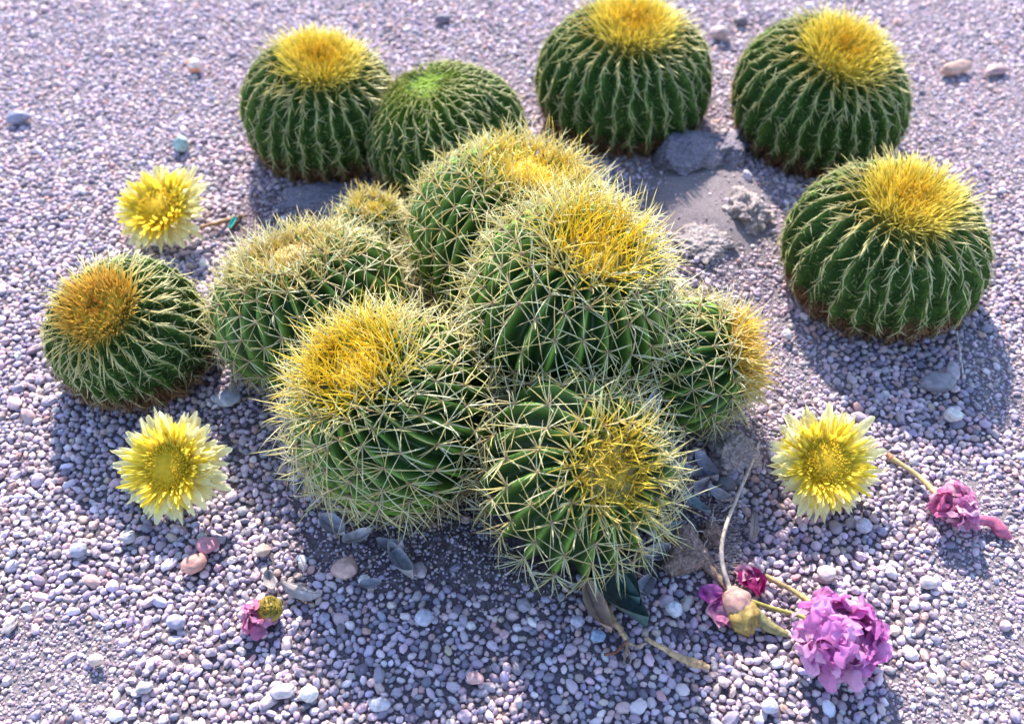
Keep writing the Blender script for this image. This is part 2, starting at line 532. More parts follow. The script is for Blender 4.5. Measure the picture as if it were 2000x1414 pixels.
# clump: key -> px, py, z, r px, axis, b/a, ribs, label, spine length, yellow reach, crown reach
CLUMP = [
    ("a", 772, 812, .120, 198, (-.34, -.08, .93), .96, 26, "fat barrel cactus with sunlit yellow crown tilted away from its neighbours, above leaf-strewn soil", .052, .48, .40),
    ("b", 1124, 928, .105, 192, (.34, -.50, .80), .95, 19, "barrel cactus leaning out of the clump with its shaded mustard crown facing the viewer", .049, .40, .33),
    ("c", 1112, 602, .195, 204, (.22, -.12, .96), .98, 24, "tallest barrel cactus in the middle of the clump with long lemon crown spines", .053, .42, .33),
    ("d", 1006, 476, .105, 214, (.20, .16, .96), .82, 28, "wide barrel cactus behind the tallest one with flat golden band of a crown", .044, .40, .44),
    ("e", 612, 604, .100, 156, (-.20, .16, .96), .92, 25, "dull barrel cactus with pale tan crown ridge between the single orange-crowned cactus and the clump", .042, .20, .66),
    ("f", 1326, 712, .095, 136, (.90, -.12, .42), 1.0, 22, "barrel cactus lying on its side with glowing yellow crown facing away from the clump", .043, .42, .42),
    ("p", 728, 458, .065, 74, (.1, .1, 1), .95, 18, "smallest barrel cactus pup with yellow tuft tucked behind the clump", .030, .4, .36),
]
for key, px, py, z, rpx, axis, bk, N, lab, L, yel, cr in CLUMP:
    CACTI[key] = Barrel(px, py, z, rpx, axis, bk, N, .17)
CACTI['e'].st = (unit(np.array([1., .45, 0])), 1.27); CACTI["a"].tw = .45; CACTI["b"].tw = .3

# outer domes: px, py, z factor, r px, axis, b/a, ribs, label, crown reach
OUTER = [
    ("g", 257, 652, .66, 152, (-.12, -.36, .88), .92, 27, "squat barrel cactus with burnt orange crown tilted towards the viewer, apart on the gravel", .46),
    ("h", 630, 220, .60, 152, (.13, -.14, 1), .89, 26, "dark barrel cactus with tall yellow crown nestled against a smaller green-topped one", .46),
    ("i", 868, 268, .58, 156, (-.26, .02, 1), .82, 30, "crownless barrel cactus with lime green top touching a yellow-crowned neighbour", .0),
    ("j", 1220, 160, .60, 167, (.05, -.12, 1), .84, 28, "round barrel cactus cut off at the top, yellow crown upright, above a shaded rock", .44),
    ("k", 1598, 195, .60, 169, (.10, -.28, 1), .85, 28, "round barrel cactus whose tousled yellow crown leans to one side, beside a long tan stone", .44),
    ("l", 1727, 490, .62, 192, (.05, -.14, 1), .80, 27, "broadest squat barrel cactus with spiky yellow crown and thick brown base", .42),
]
for key, px, py, zf, rpx, axis, bk, N, lab, cr in OUTER:
    c0 = at(px, py, .06); a0 = rpx * scale_at(c0)
    CACTI[key] = Barrel(px, py, a0 * bk * zf, rpx, axis, bk, N, .085, dip=.05, wave=.07, twist=.1)

for key, px, py, z, rpx, axis, bk, N, lab, L, yel, cr in CLUMP:
    B = CACTI[key]; r = root("barrel_cactus", (B.c[0], B.c[1], 0), lab, "cactus", G_CL)
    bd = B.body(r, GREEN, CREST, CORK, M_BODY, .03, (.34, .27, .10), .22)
    rs = spine_set(B, r, (.051 if key == 'b' else .045) * (L / .056) ** .5 * (.7 if key == "p" else 1), L * 1.24, .00102 if key not in "p" else .0009, yel, n_rad=7, n_cen=(3 if key in 'abc' else 2),
                         old=(.46, .33, .19) if key != "e" else (.5, .40, .22))
    nn_ = {"a": 360, "b": 220, "c": 270, "d": 800, "e": 900, "f": 560, "p": 60}[key]
    cin, cout = {"e": ((.76, .58, .18), (.82, .70, .34)), "b": ((.86, .66, .06), (.92, .76, .14)), "d": (YEL, (.88, .74, .22)),
                 "f": ((.9, .55, .03), (.86, .62, .12)), "p": (YEL, (.76, .66, .2))}.get(key, (GOLD, YEL))
    if key in "abc":      # paler long spines ring the tuft
        crown(B, r, 120, cr * 1.5, L * 1.1, .0011, (.94, .84, .26), (.90, .88, .58), lean=1.2, tangle=.3, name="rim_spines", rmin=.35, on_ribs=True)
    cs = crown(B, r, nn_, cr, L * {'d': .75, 'e': .7, 'p': .8}.get(key, 1.1), .00125 if key != "p" else .0008, cin, cout, lean=.75, tangle=.42)
    wl = wool(B, cs, .14, (.74, .54, .09) if key != 'e' else (.62, .48, .2), r)

for key, px, py, zf, rpx, axis, bk, N, lab, cr in OUTER:
    B = CACTI[key]; r = root("barrel_cactus", (B.c[0], B.c[1], 0), lab, "cactus", G_OUT)
    lime = key == "i"
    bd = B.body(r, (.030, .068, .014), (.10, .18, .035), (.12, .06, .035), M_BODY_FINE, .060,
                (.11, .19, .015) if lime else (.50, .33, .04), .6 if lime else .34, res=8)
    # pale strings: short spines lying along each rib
    T, Pp = B.areoles(.0145, cr * .9 if cr else .2, .25)
    p, nn, td, ts, _ = B.point(T + rng.normal(0, .012, len(T)), Pp)
    W, nn, td, ts = B.world(p), B.wdir(nn), B.wdir(td), B.wdir(ts)
    k = keep_mask(W, B); W, nn, td, ts, Pp = W[k], nn[k], td[k], ts[k], Pp[k]; n = len(W)
    acc = Acc()
    low = np.clip((.05 - W[:, 2]) / .04, 0, 1)[:, None]
    for j in range(5):
        ang = [0.0, math.pi, .9, -.9, 0.3][j] + rng.normal(0, .17 if j < 2 else .35, n)
        el = np.radians(rng.normal(14 if j < 2 else 20, 7, n)) if j < 4 else np.radians(rng.normal(48, 10, n))
        t = np.cos(ang)[:, None] * td + np.sin(ang)[:, None] * ts
        d = unit(np.cos(el)[:, None] * t + np.sin(el)[:, None] * nn)
        bd_ = -.22 * nn * rng.uniform(.4, 1.3, (n, 1)) + ts * rng.normal(0, .30, (n, 1))
        f = np.clip(1 - (Pp - cr) / .25, 0, 1)[:, None] * (0 if lime else 1)
        c1 = np.array([.78, .76, .44]) * rng.uniform(.7, 1.2, (n, 1)) * (1 - f) + np.array([.76, .58, .12]) * f
        if lime:
            g_ = np.clip(1 - (Pp - .25) / .5, 0, 1)[:, None]; c1 = c1 * (1 - g_) + np.array([.36, .41, .04]) * rng.uniform(.6, 1.2, (n, 1)) * g_
        c1 = c1 * (1 - low * .8) + np.array([.34, .20, .10]) * low * .8
        kp = rng.random(n) > (.04, .25, .66, .66, .85)[j]
        ln = (.034, .026, .018, .018, .018)[j] * rng.uniform(.75, 1.25, n)
        acc.add(*spikes((W + nn * .001)[kp], d[kp], bd_[kp], ln[kp], .0009 * rng.uniform(.8, 1.25, kp.sum()), (c1 * .85)[kp], c1[kp], c1[kp]))
    acc.build("rib_spines", M_SPINE, r)
    # green hooks that roughen the skin between the ribs
    n = 3800
    th = rng.uniform(0, 2 * math.pi, n); ph = np.arccos(rng.uniform(-.62, .998 if lime else .93, n))
    p, nn, td, ts, _ = B.point(th, ph); W, nn, td, ts = B.world(p), B.wdir(nn), B.wdir(td), B.wdir(ts)
    k = keep_mask(W, B); W, nn, td, ts = W[k], nn[k], td[k], ts[k]; n = len(W)
    ang = rng.uniform(0, 6.28, n); t = np.cos(ang)[:, None] * td + np.sin(ang)[:, None] * ts
    d = unit(t + nn * rng.uniform(.25, .7, (n, 1)))
    low = (W[:, 2] < .03)[:, None]
    c1 = np.where(rng.random((n, 1)) < .55, [[.07, .15, .035]], [[.27, .36, .11]]) * rng.uniform(.6, 1.35, (n, 1))
    c1 = np.where(low, np.array([.20, .12, .07]) * rng.uniform(.5, 1.3, (n, 1)), c1)
    acc = Acc(); acc.add(*spikes(W, d, -nn * .45 + rng.normal(0, .2, (n, 3)), rng.uniform(.006, .014, n), .0015, c1 * .7, c1, c1 * 1.3))
    acc.build("green_hooks", M_SPINE, r)
    # matted brown fringe where the plant meets the ground
    n = 4200
    th = rng.uniform(0, 2 * math.pi, n); ph = rng.uniform(1.4, 2.7, n)
    p, nn, td, ts, _ = B.point(th, ph); W, nn, td, ts = B.world(p), B.wdir(nn), B.wdir(td), B.wdir(ts)
    k = keep_mask(W, B) & (W[:, 2] < .054 + .012 * np.sin(th * 4)); W, nn, td, ts = W[k], nn[k], td[k], ts[k]; n = len(W)
    d = unit(nn * 1.0 + td * .3 + rng.normal(0, .35, (n, 3)))
    c1 = np.where(rng.random((n, 1)) < .5, [[.20, .09, .04]], [[.36, .20, .10]]) * rng.uniform(.5, 1.3, (n, 1))
    acc = Acc(); acc.add(*spikes(W, d, np.array([0, 0, -.25]) + rng.normal(0, .15, (n, 3)), rng.uniform(.009, .020, n), .0010, c1 * .6, c1, c1))
    acc.build("dead_fringe", M_FRINGE, r)
    if cr:
        cd = (.50, .19, .02) if key == "g" else (.74, .46, .03)
        cin, cout = ((.80, .48, .04), (.86, .64, .14)) if key == "g" else ((.93, .70, .04), (.95, .85, .22))
        # longer paler spines sprawl from the rim of the tuft down over the ribs
        rim = crown(B, r, 190, cr * 1.6, .044 if key != "g" else .038, .0012, (.90, .74, .14), (.84, .80, .46), lean=2.1, tangle=.13, name="rim_spines", rmin=.28, on_ribs=True)
        cs = crown(B, r, 1000, cr * .84, .040 if key != "g" else .030, .00135, cin, cout, lean=1.05, tangle=.2, center_dark=cd)
        wool(B, cs, cr * .72, (.62, .42, .03), r)


# ------------------------------------------------------------------ flowers
def petal_geo(L, w, cup, curl, tip=0.25, nL=8, nW=5, ruffle=0.0, seed=0):
    """a petal along +x, its face to +z, base at the origin"""
    t = np.linspace(0, 1, nL)[:, None]; s = np.linspace(-1, 1, nW)[None, :]
    wd = w * (np.sin(np.pi * np.clip(t * .86 + .07, 0, 1)) ** .6) * (.45 + .55 * np.clip(t * 2.2, 0, 1))
    x = L * t - L * tip * .25 * (t ** 4) * np.abs(s) ** 1.5 + 0 * s
    y = wd * s
    zz = cup * w * (s ** 2) + curl * L * t ** 2 + 0 * s
    if ruffle:
        zz = zz + ruffle * w * t * np.sin(s * 5 + seed) * np.cos(t * 6 + seed * 1.7) + ruffle * .5 * w * np.sin(t * 11 + s * 3 + seed)
        y = y + ruffle * .3 * w * np.sin(t * 8 + seed * 2.1)
    return np.stack([x, y, zz], -1).reshape(-1, 3), grid_faces(nL, nW), np.broadcast_to(t, (nL, nW)).reshape(-1)


def sphere_part(name, c, r3, colr, mat_, parent, seed, amp=.2, fr=2.0, sub=3, M=None):
    iv, f = ICO[sub]; d = 1 + amp * fbm(iv, fr, seed)
    v = iv * d[:, None] * np.asarray(r3)
    if M is not None: v = v @ M.T
    return build(name, v + np.asarray(c), f, mat_, parent, col=np.asarray(colr) * rng.uniform(.8, 1.15, (len(v), 1)))


def daisy(px, py, rpx, nrm, label, seed):
    rg = np.random.default_rng(seed)
    z0 = .062
    c = at(px, py, z0); R = rpx * scale_at(c)
    base = (c[0], c[1], 0)
    r = root("yellow_flower", base, label, "flower", "loose yellow flower heads on the gravel")
    M = frame(nrm)
    def put(v, ang, tilt, r0, z):
        ca, sa, ct, st = math.cos(ang), math.sin(ang), math.cos(tilt), math.sin(tilt)
        v = np.stack([v[:, 0] * ct - v[:, 2] * st, v[:, 1], v[:, 0] * st + v[:, 2] * ct], 1)
        v = v + np.array([r0, 0, z]); v = np.stack([v[:, 0] * ca - v[:, 1] * sa, v[:, 0] * sa + v[:, 1] * ca, v[:, 2]], 1)
        return v @ M.T + c
    down = M.T @ np.array([0, 0, -1.])
    dang = math.atan2(down[1], down[0])
    n0 = 46
    for ring, (cnt, rr, L, wd, tl, zz) in enumerate([(n0, .26, .84, .105, .04, -.02), (54, .26, .72, .07, .18, .03)]):
        for k in range(cnt):
            ang = 2 * math.pi * (k + .5 * ring) / cnt + rg.normal(0, .07)
            dn = max(0, math.cos(ang - dang))                   # petals on the low side sag
            Lk = L * rg.uniform(.80, 1.12) * (1 - .12 * dn)
            v, f, t = petal_geo(R * Lk, R * wd * rg.uniform(.85, 1.2), .45 * rg.uniform(-.6, 1.3), rg.normal(.06, .12) - .24 * dn * (ring == 0), .9 if rg.random() < .6 else .2, nW=5, ruffle=.18, seed=rg.uniform(0, 9))
            V = put(v, ang, tl + rg.normal(0, .1) - .05 * dn, R * rr, R * zz)
            V[:, 2] = np.maximum(V[:, 2], .008)
            u = np.clip(t, 0, 1)[:, None] ** .8
            C = np.array([.95, .80, .10]) * (1 - u) + np.array([.94, .90, .55]) * u * rg.uniform(.93, 1.07)
            build("petal", V, f, M_PETAL, r, col=C)
    acc = Acc()
    for (cnt, rr, L, wd, tl, zz) in [(64, .32, .52, .045, .22, .05), (76, .34, .40, .036, .30, .07), (80, .36, .26, .03, .42, .09), (70, .37, .14, .026, .6, .10)]:
        for k in range(cnt):
            ang = rg.uniform(0, 6.283)
            v, f, t = petal_geo(R * L * rg.uniform(.75, 1.2), R * wd, .7, rg.normal(.1, .2), nL=5, nW=3)
            u = t[:, None]; C = np.array([.93, .68, .03]) * (1 - u) + np.array([.95, .83, .12]) * u
            acc.add(put(v, ang, tl + rg.normal(0, .15), R * rr * rg.uniform(.8, 1.1), R * zz), f, C)
    acc.build("inner_petals", M_PETAL, r)
    # disc of tiny florets in a spiral
    acc = Acc(); n = 420; iv, ifc = ICO[2]
    # dome the florets sit on
    dv = iv * np.array([.41, .41, .19]) * R + np.array([0, 0, .07 * R])
    acc.add(dv @ M.T + c, ifc, np.array([.86, .58, .03]))
    k = np.arange(n); rad = .39 * R * np.sqrt((k + .5) / n); an = k * 2.39996 + rg.normal(0, .12, n); rad = rad * rg.uniform(.9, 1.08, n)
    P = np.stack([rad * np.cos(an), rad * np.sin(an), R * (.07 + .13 * np.sqrt(np.clip(1 - (rad / (.42 * R)) ** 2, 0, 1)))], 1)
    D = unit(np.stack([P[:, 0] * 1.6, P[:, 1] * 1.6, np.full(n, R * .5)], 1))
    e = (rad / (.39 * R))[:, None]; C = np.array([.88, .62, .03]) * (1 - e) + np.array([.95, .74, .05]) * e
    acc.add(*spikes(P @ M.T + c, D @ M.T, rg.normal(0, .1, (n, 3)), R * .075 * (.7 + .8 * e[:, 0]), R * .026 * rg.uniform(.7, 1.3, n), C * .92, C, C))
    acc.build("flower_disc", M_PETAL, r)
    # green cup and stub of stem below the head
    iv, ifc = ICO[3]
    v = iv * np.array([.30, .30, .22]) * R - np.array([0, 0, .16 * R])
    V = v @ M.T + c
    build("calyx", V, ifc, M_STEM, r, col=np.tile([.10, .17, .05], (len(V), 1)))
    s0 = c - M[:, 2] * R * .3; s1 = np.array([s0[0] + .02, s0[1] + .05, .006])
    V, F = tube(curve([s0, (s0 + s1) / 2 + [0, 0, .004], s1], 8), .0035)
    build("stem", V, F, M_STEM, r, col=np.tile([.16, .20, .06], (len(V), 1)))


daisy(316, 410, 94, (-.16, -.30, .93), "bleached yellow flower head behind the orange-crowned cactus, beside a brown stick", 3)
daisy(335, 913, 110, (-.20, -.50, .84), "large yellow flower head with ragged cream petals below the orange-crowned cactus", 4)
daisy(1610, 906, 111, (.10, -.40, .9), "large yellow flower head on gravel beside the stem of the pink withered blossom", 5)


def blossom(name, px, py, z, r3, n, cols, label, seed, cat="flower", group=None, plen=.6, head_name="petal"):
    """a wilted cluster of ruffled petals"""
    rg = np.random.default_rng(seed); c = at(px, py, z)
    r = root(name, (c[0], c[1], 0), label, cat, group)
    k = np.arange(n); zz = 1 - 1.45 * (k + .5) / n; an = k * 2.39996 + rg.normal(0, .2, n)
    rr = np.sqrt(1 - zz ** 2)
    dirs = np.stack([rr * np.cos(an), rr * np.sin(an), zz], 1)
    rm = float(np.mean(r3))
    for i in range(n):
        d = dirs[i]; P = c + d * np.asarray(r3) * rg.uniform(.42, .70)
        tilt = unit(d + rg.normal(0, .35, 3)); s = unit(np.cross(tilt, rg.normal(0, 1, 3))); nrm = np.cross(s, tilt)
        # petal runs sideways over the head, with its face outward
        run = unit(s + .55 * tilt)
        face = unit(tilt - run * np.dot(tilt, run)); side = np.cross(face, run)
        v, f, t = petal_geo(rm * plen * 1.5 * rg.uniform(.8, 1.2), rm * plen * .72 * rg.uniform(.85, 1.25), rg.uniform(-.5, .1), rg.uniform(-.45, -.05),   .05, 10, 9, .24, rg.uniform(0, 20))
        V = P + v[:, 0:1] * run + v[:, 1:2] * side + v[:, 2:3] * face
        V[:, 2] = np.maximum(V[:, 2], .005)
        cc = cols[rg.integers(len(cols))]; u = t[:, None]
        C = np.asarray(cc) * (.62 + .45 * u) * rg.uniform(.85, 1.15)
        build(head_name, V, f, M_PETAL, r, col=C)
    core = sphere_part("flower_core", c, np.asarray(r3) * .55, np.asarray(cols[0]) * .6, M_PETAL, r, seed)
    return r, c


def part_tube(name, pts, rad, colr, parent, mat_=None, n=24, jit=0.0, seg=8):
    cv = curve(pts, n, jit)
    V, F = tube(cv, np.interp(np.linspace(0, 1, n), np.linspace(0, 1, len(np.atleast_1d(rad))), np.atleast_1d(rad)), seg)
    C = np.asarray(colr) * rng.uniform(.8, 1.2, (len(V), 1))
    return build(name, V, F, mat_ or M_STEM, parent, col=C)


# purple cluster with its two stems
PURP = [(.70, .26, .60), (.76, .34, .66), (.60, .18, .52), (.82, .46, .74)]
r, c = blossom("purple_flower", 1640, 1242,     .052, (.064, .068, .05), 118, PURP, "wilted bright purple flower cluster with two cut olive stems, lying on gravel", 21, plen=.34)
part_tube("stem", [c + [-.03, .02, -.01], at(1570, 1205, .016), at(1510, 1188, .016), at(1462, 1172, .018)], [.0036, .0030, .0032], (.30, .27, .07), r)
part_tube("stem", [c + [-.02, .04, .0], at(1560, 1160, .018), at(1520, 1138, .014), at(1494, 1124, .012)], [.0042, .0036, .0040], (.36, .26, .12), r)

# bud with magenta petals
r = root("withered_bud", at(1440, 1190), "withered pink bud with olive calyx and magenta petals at the foot of a bleached stem", "flower")
p0 = at(1440, 1178, .022)
sphere_part("bud", p0, (.020, .022, .018), (.66, .42, .38), M_PETAL, r, 5, .2, 1.8, 4)
sphere_part("calyx", at(1452, 1202, .018), (.021, .027, .017), (.30, .21, .06), M_STEM, r, 8, .28, 2.2, 4)
rg = np.random.default_rng(77)
for (qx, qy, s, cc) in [(1392, 1172, .030, (.50, .09, .42)), (1384, 1160, .026, (.58, .18, .50)), (1408, 1192, .03, (.56, .20, .40)), (1404, 1205, .03, (.62, .32, .46)),
                        (1462, 1128, .032, (.33, .02, .16)), (1450, 1118, .022, (.66, .34, .50)), (1475, 1135, .026, (.26, .015, .12)), (1468, 1120, .02, (.6, .25, .42))]:
    v, f, t = petal_geo(s * 1.25, s * .55, .5, -.2, .1, 10, 9, .35, rg.uniform(0, 9))
    run = unit(np.array([rg.normal(0, 1), rg.normal(0, 1), .5])); face = unit(np.cross(np.cross(run, [0, -.3, 1.]), run)); side = np.cross(face, run)
    V = at(qx, qy, .016) - run * s * .5 + v[:, 0:1] * run + v[:, 1:2] * side + v[:, 2:3] * face; V[:, 2] = np.maximum(V[:, 2], .005)
    build("petal", V, f, M_PETAL, r, col=np.asarray(cc) * (.75 + .35 * t[:, None]))
part_tube("stem", [at(1425, 1150, .02), at(1410, 1095, .035), at(1414, 1040, .045), at(1440, 970, .04), at(1470, 900, .02), at(1483, 862, .012)], [.0036, .0030, .0026, .002], (.56, .46, .40), r)
part_tube("sepal", [at(1468, 1195, .02), at(1500, 1222, .012), at(1540, 1240, .010)], [.011, .009, .004], (.24, .22, .10), r)
part_tube("dry_stalk", [at(1432, 1160, .015), at(1400, 1125, .012), at(1370, 1095, .012), at(1340, 1078, .012)], [.007, .006, .008, .004], (.36, .24, .18), r, M_TWIG, jit=.0004)

# pink withered blossom
PINK = [(.62, .24, .46), (.70, .33, .54), (.54, .14, .32), (.74, .42, .58)]
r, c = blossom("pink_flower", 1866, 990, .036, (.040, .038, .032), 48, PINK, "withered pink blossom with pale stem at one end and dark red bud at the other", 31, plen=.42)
part_tube("stem", [c + [-.02, .02, 0], at(1800, 935, .018), at(1765, 910, .014), at(1736, 891, .012)], [.0045, .0042, .0038, .0045], (.42, .33, .16), r)
part_tube("stem_tip", [at(1742, 895, .013), at(1737, 890, .012), at(1732, 887, .012)], [.0047, .005, .004], (.36, .14, .08), r, n=6)
part_tube("bud", [c + [.02, -.015, -.012], at(1935, 1018, .018), at(1955, 1036, .014), at(1976, 1052, .010)], [.006, .008, .0105, .003], (.40, .10, .20), r)

# small pink bud with olive tuft
r, c = blossom("small_bud", 503, 1205, .020, (.020, .020, .017), 26, [(.66, .28, .46), (.72, .42, .54), (.60, .20, .40)], "small pink bud with olive fibrous cap lying on gravel", 41, plen=.7)
q = at(526, 1190, .024)
sphere_part("cap", q, (.018, .019, .014), (.28, .21, .03), M_STEM, r, 3, .15)
n = 320; d = unit(rng.normal(0, 1, (n, 3))); acc = Acc(); c1 = np.array([.44, .33, .05]) * rng.uniform(.5, 1.3, (n, 1))
acc.add(*spikes(q + d * .0155, unit(np.cross(d, [0.3, .2, 1.]) + d * .3), -d * .4, np.full(n, .011), .0007, c1 * .7, c1, c1)); acc.build("fibres", M_SPINE, r)


# ------------------------------------------------------------------ leaves, twigs, litter
def leaf_geo(p, ang, L, W, curl, roll, colr, seed, z=.012, tilt=0.0, notch=False):
    t = np.linspace(0, 1, 14)[:, None]; s = np.linspace(-1, 1, 9)[None, :]
    wd = W * 2.05 * np.clip(t, 0, 1) ** .62 * np.clip(1 - t, 0, 1) ** .85
    x = (t - .5) * L + 0 * s; y = wd * s * .5
    zz = 1.7 * curl * L * (2 * t - 1) ** 2 + 1.3 * roll * W * s ** 2 - .04 * W * np.exp(-(s / .15) ** 2) + .05 * W * np.sin(t * 9 + seed) * s
    v = np.stack([x, y + .06 * L * np.sin(t * 2.6 + seed), zz], -1).reshape(-1, 3)
    ct, st = math.cos(tilt), math.sin(tilt)
    v = np.stack([v[:, 0] * ct - v[:, 2] * st, v[:, 1], v[:, 0] * st + v[:, 2] * ct], 1)
    ca, sa = math.cos(ang), math.sin(ang)
    v = np.stack([v[:, 0] * ca - v[:, 1] * sa, v[:, 0] * sa + v[:, 1] * ca, v[:, 2]], 1)
    p = np.asarray(p); V = v + p; lo = V[:, 2].min()
    V[:, 2] += z - lo
    th = .0007
    n = len(V); F = grid_faces(14, 9)
    V2 = np.concatenate([V, V - [0, 0, th]]); F2 = np.concatenate([F, F[:, ::-1] + n])
    mid = np.exp(-(np.broadcast_to(s, (14, 9)) / .14) ** 2).reshape(-1, 1)
    vein = (.5 + .5 * np.sin(40 * t - 16 * np.abs(s))).reshape(-1, 1); blot = .5 + .5 * np.sin(t * 7 + seed * 3 + s * 2).reshape(-1, 1)
    C = np.asarray(colr) * (1 - .5 * mid) * (.86 + .14 * vein)
    C = C * (1 - .3 * blot ** 3) + np.array([.34, .24, .18]) * .3 * blot ** 3
    C = C * rng.uniform(.9, 1.1, (n, 1))
    return V2, F2, np.concatenate([C, C * .8])


LAV = (.52, .49, .60); GREY = (.42, .42, .46); DUST = (.46, .38, .40); PALEL = (.68, .62, .66)
LEAVES = [  # px, py, length px, width px, angle deg, curl, roll, colour, z, label, tilt
    (652, 1037, 52, 34, -38, .10, .25, LAV, .016, "broad pale lilac leaf with pointed tip on the soil below the fat cactus", .0),
    (702, 1052, 50, 26, 30, .10, .2, PALEL, .012, "torn whitish leaf beside the broad lilac leaf on the soil", .1),
    (770, 1076, 42, 24, -10, .22, .5, LAV, .012, "small folded blue-grey leaf, middle of the soil patch", .15),
    (790, 1118, 74, 28, -62, .16, .5, GREY, .012, "long curled slate leaf standing on the edge of the soil patch", .2),
    (725, 1145, 34, 20, 12, .1, .2, (.36, .36, .44), .012, "flat dusky leaf half in the gravel under the soil patch", 0),
    (590, 1156, 70, 26, -12, .06, -.25, (.40, .37, .40), .014, "thick mauve-grey leaf behind the small pink bud", 0),
    (533, 1145, 46, 20, -70, .08, .3, (.44, .42, .44), .012, "narrow grey leaf tip poking up at the olive cap of the small bud", .25),
    (1351, 930, 66, 20, -22, .08, .35, (.40, .42, .52), .03, "slim dark blue-grey leaf under the spines of the leaning cactus", .0),
    (1378, 925, 60, 26, -58, .12, .35, LAV, .03, "bright lilac leaf on top of the leaf litter beside the round dark pebble", .1),
    (1404, 970, 46, 22, -28, .08, .3, (.54, .50, .54), .025, "dusty mauve leaf ending at the round dark pebble", 0),
    (1354, 985, 62, 20, -48, .06, .3, (.34, .44, .50), .03, "narrow teal-grey leaf below the bright lilac leaf", 0),
    (1368, 963, 36, 24, 40, .15, .4, (.52, .45, .50), .03, "short crumpled leaf in the heap beside the leaning cactus", 0),
    (1300, 1042, 66, 24, 24, .08, .3, (.36, .44, .54), .022, "blue leaf above the brown rock", 0),
    (1284, 1085, 44, 30, 20, .15, .35, LAV, .03, "rounded pale leaf resting against the brown rock", .1),
    (1268, 1118, 50, 18, -80, .1, .4, (.34, .37, .42), .015, "drooping narrow leaf beside the rounded pale leaf", .1),
    (1262, 1150, 44, 30, 60, .06, .2, (.44, .43, .52), .012, "broad flat lilac leaf on gravel below the brown rock", 0),
    (1228, 1150, 84, 32, -66, .1, .35, (.19, .30, .30), .018, "glossy teal leaf with pale rim beside the dry broken leaf stalk", .12),
    (1212, 1170, 130, 54, -58, .05, .4, (.09, .17, .17), .012, "large dark teal leaf lying under the glossy smaller one", .0),
    (1278, 792, 44, 22, 72, .06, .3, (.50, .50, .66), .16, "pale blue leaf caught on the spines between two cacti", .0),
    (1240, 826, 62, 26, 42, .06, .3, (.40, .40, .36), .17, "greyish leaf caught above the crown of the leaning cactus", .0),
    (1168, 1192, 92, 36, -62, .05, .3, (.58, .40, .32), .018, "dry tan leaf blade split beside the broken brown stalk", .0),
    (1470, 1030, 60, 14, 70, .05, .2, (.46, .38, .36), .010, "dry papery sliver beside the bleached curved stem", .0),
]
for i, (px, py, L, W, ang, cu, ro, cc, z, lab, tl) in enumerate(LEAVES):
    p = at(px, py, z); s = scale_at(p)
    V, F, C = leaf_geo(p, math.radians(ang), L * s * 1.25, W * s * 1.5, cu, ro, cc, i * 1.7, z, tl)
    o = build("fallen_leaf", V, F, M_LEAF, col=C, origin=V.mean(0))
    tag(o, lab, "leaf", "fallen leaves round the clump")


def twig(name, pts, rad, colr, label, cat="twig", side=None):
    r = root(name, (*np.asarray(pts[0])[:2], 0), label, cat)
    part_tube("stick", pts, rad, colr, r, M_TWIG, 30, .0005)
    for sd in side or []:
        part_tube("side_shoot", sd[0], sd[1], sd[2], r, M_TWIG, 14, .0004)
    return r


# broken stalk: a leaf stalk, roots and a thin branch
twig("dry_stalk", [at(1158, 1142, .016), at(1178, 1175, .018), at(1200, 1215, .016), at(1226, 1250, .012)], [.0045, .0062, .005, .0034], (.50, .33, .20),
     "broken brown stalk with a frayed root end, lying below the leaning cactus",
     side=[([at(1226, 1250, .012), at(1222, 1275, .010), at(1218, 1298, .008)], [.0026, .002, .001], (.30, .18, .12)),
           ([at(1226, 1250, .012), at(1205, 1272, .010), at(1180, 1278, .009)], [.0026, .0024, .002], (.20, .08, .05)),
           ([at(1228, 1255, .012), at(1245, 1262, .012), at(1262, 1256, .014)], [.002, .002, .0015], (.42, .28, .2)),
           ([at(1224, 1262, .010), at(1232, 1285, .008), at(1228, 1300, .007)], [.0015, .0012, .0007], (.36, .24, .18)),
           ([at(1140, 1146, .012), at(1172, 1190, .013), at(1200, 1232, .012)], [.0012, .0016, .001], (.46, .32, .2))])
twig("dry_twig", [at(1262, 1247, .013), at(1290, 1262, .015), at(1330, 1284, .013), at(1360, 1294, .012), at(1384, 1304, .011)], [.003, .0036, .0046, .0058, .004], (.52, .35, .20),
     "thin golden brown twig thickened at one end, lying on the gravel",
     side=[([at(1335, 1285, .014), at(1352, 1298, .016), at(1366, 1302, .015)], [.003, .0038, .002], (.50, .33, .18)), ([at(1283, 1258, .014), at(1294, 1256, .018)], [.0012, .0006], (.4, .3, .2))])
r = twig("brown_stick", [at(392, 444, .012), at(425, 436, .016), at(455, 428, .018), at(478, 421, .014)], [.003, .0042, .0045, .0025], (.33, .20, .11),
         "slim brown stick with a turquoise scrap stuck to it beside the bleached yellow flower",
         side=[([at(470, 424, .016), at(462, 436, .012), at(452, 448, .008)], [.0045, .005, .003], (.10, .06, .05))])
V, F, C = leaf_geo(at(456, 438, .016), math.radians(70), .030, .013, .0, .1, (.02, .62, .56), 2, .014, .5)
o = build("turquoise_scrap", V - np.array(r.location), F, M_LEAF, col=C); o.parent = r
twig("pale_straw", [at(1868, 648, .012), at(1874, 690, .012), at(1882, 740, .012)], [.002, .0024, .0015], (.60, .52, .50), "pale straw lying on the gravel below the broadest cactus", "straw")
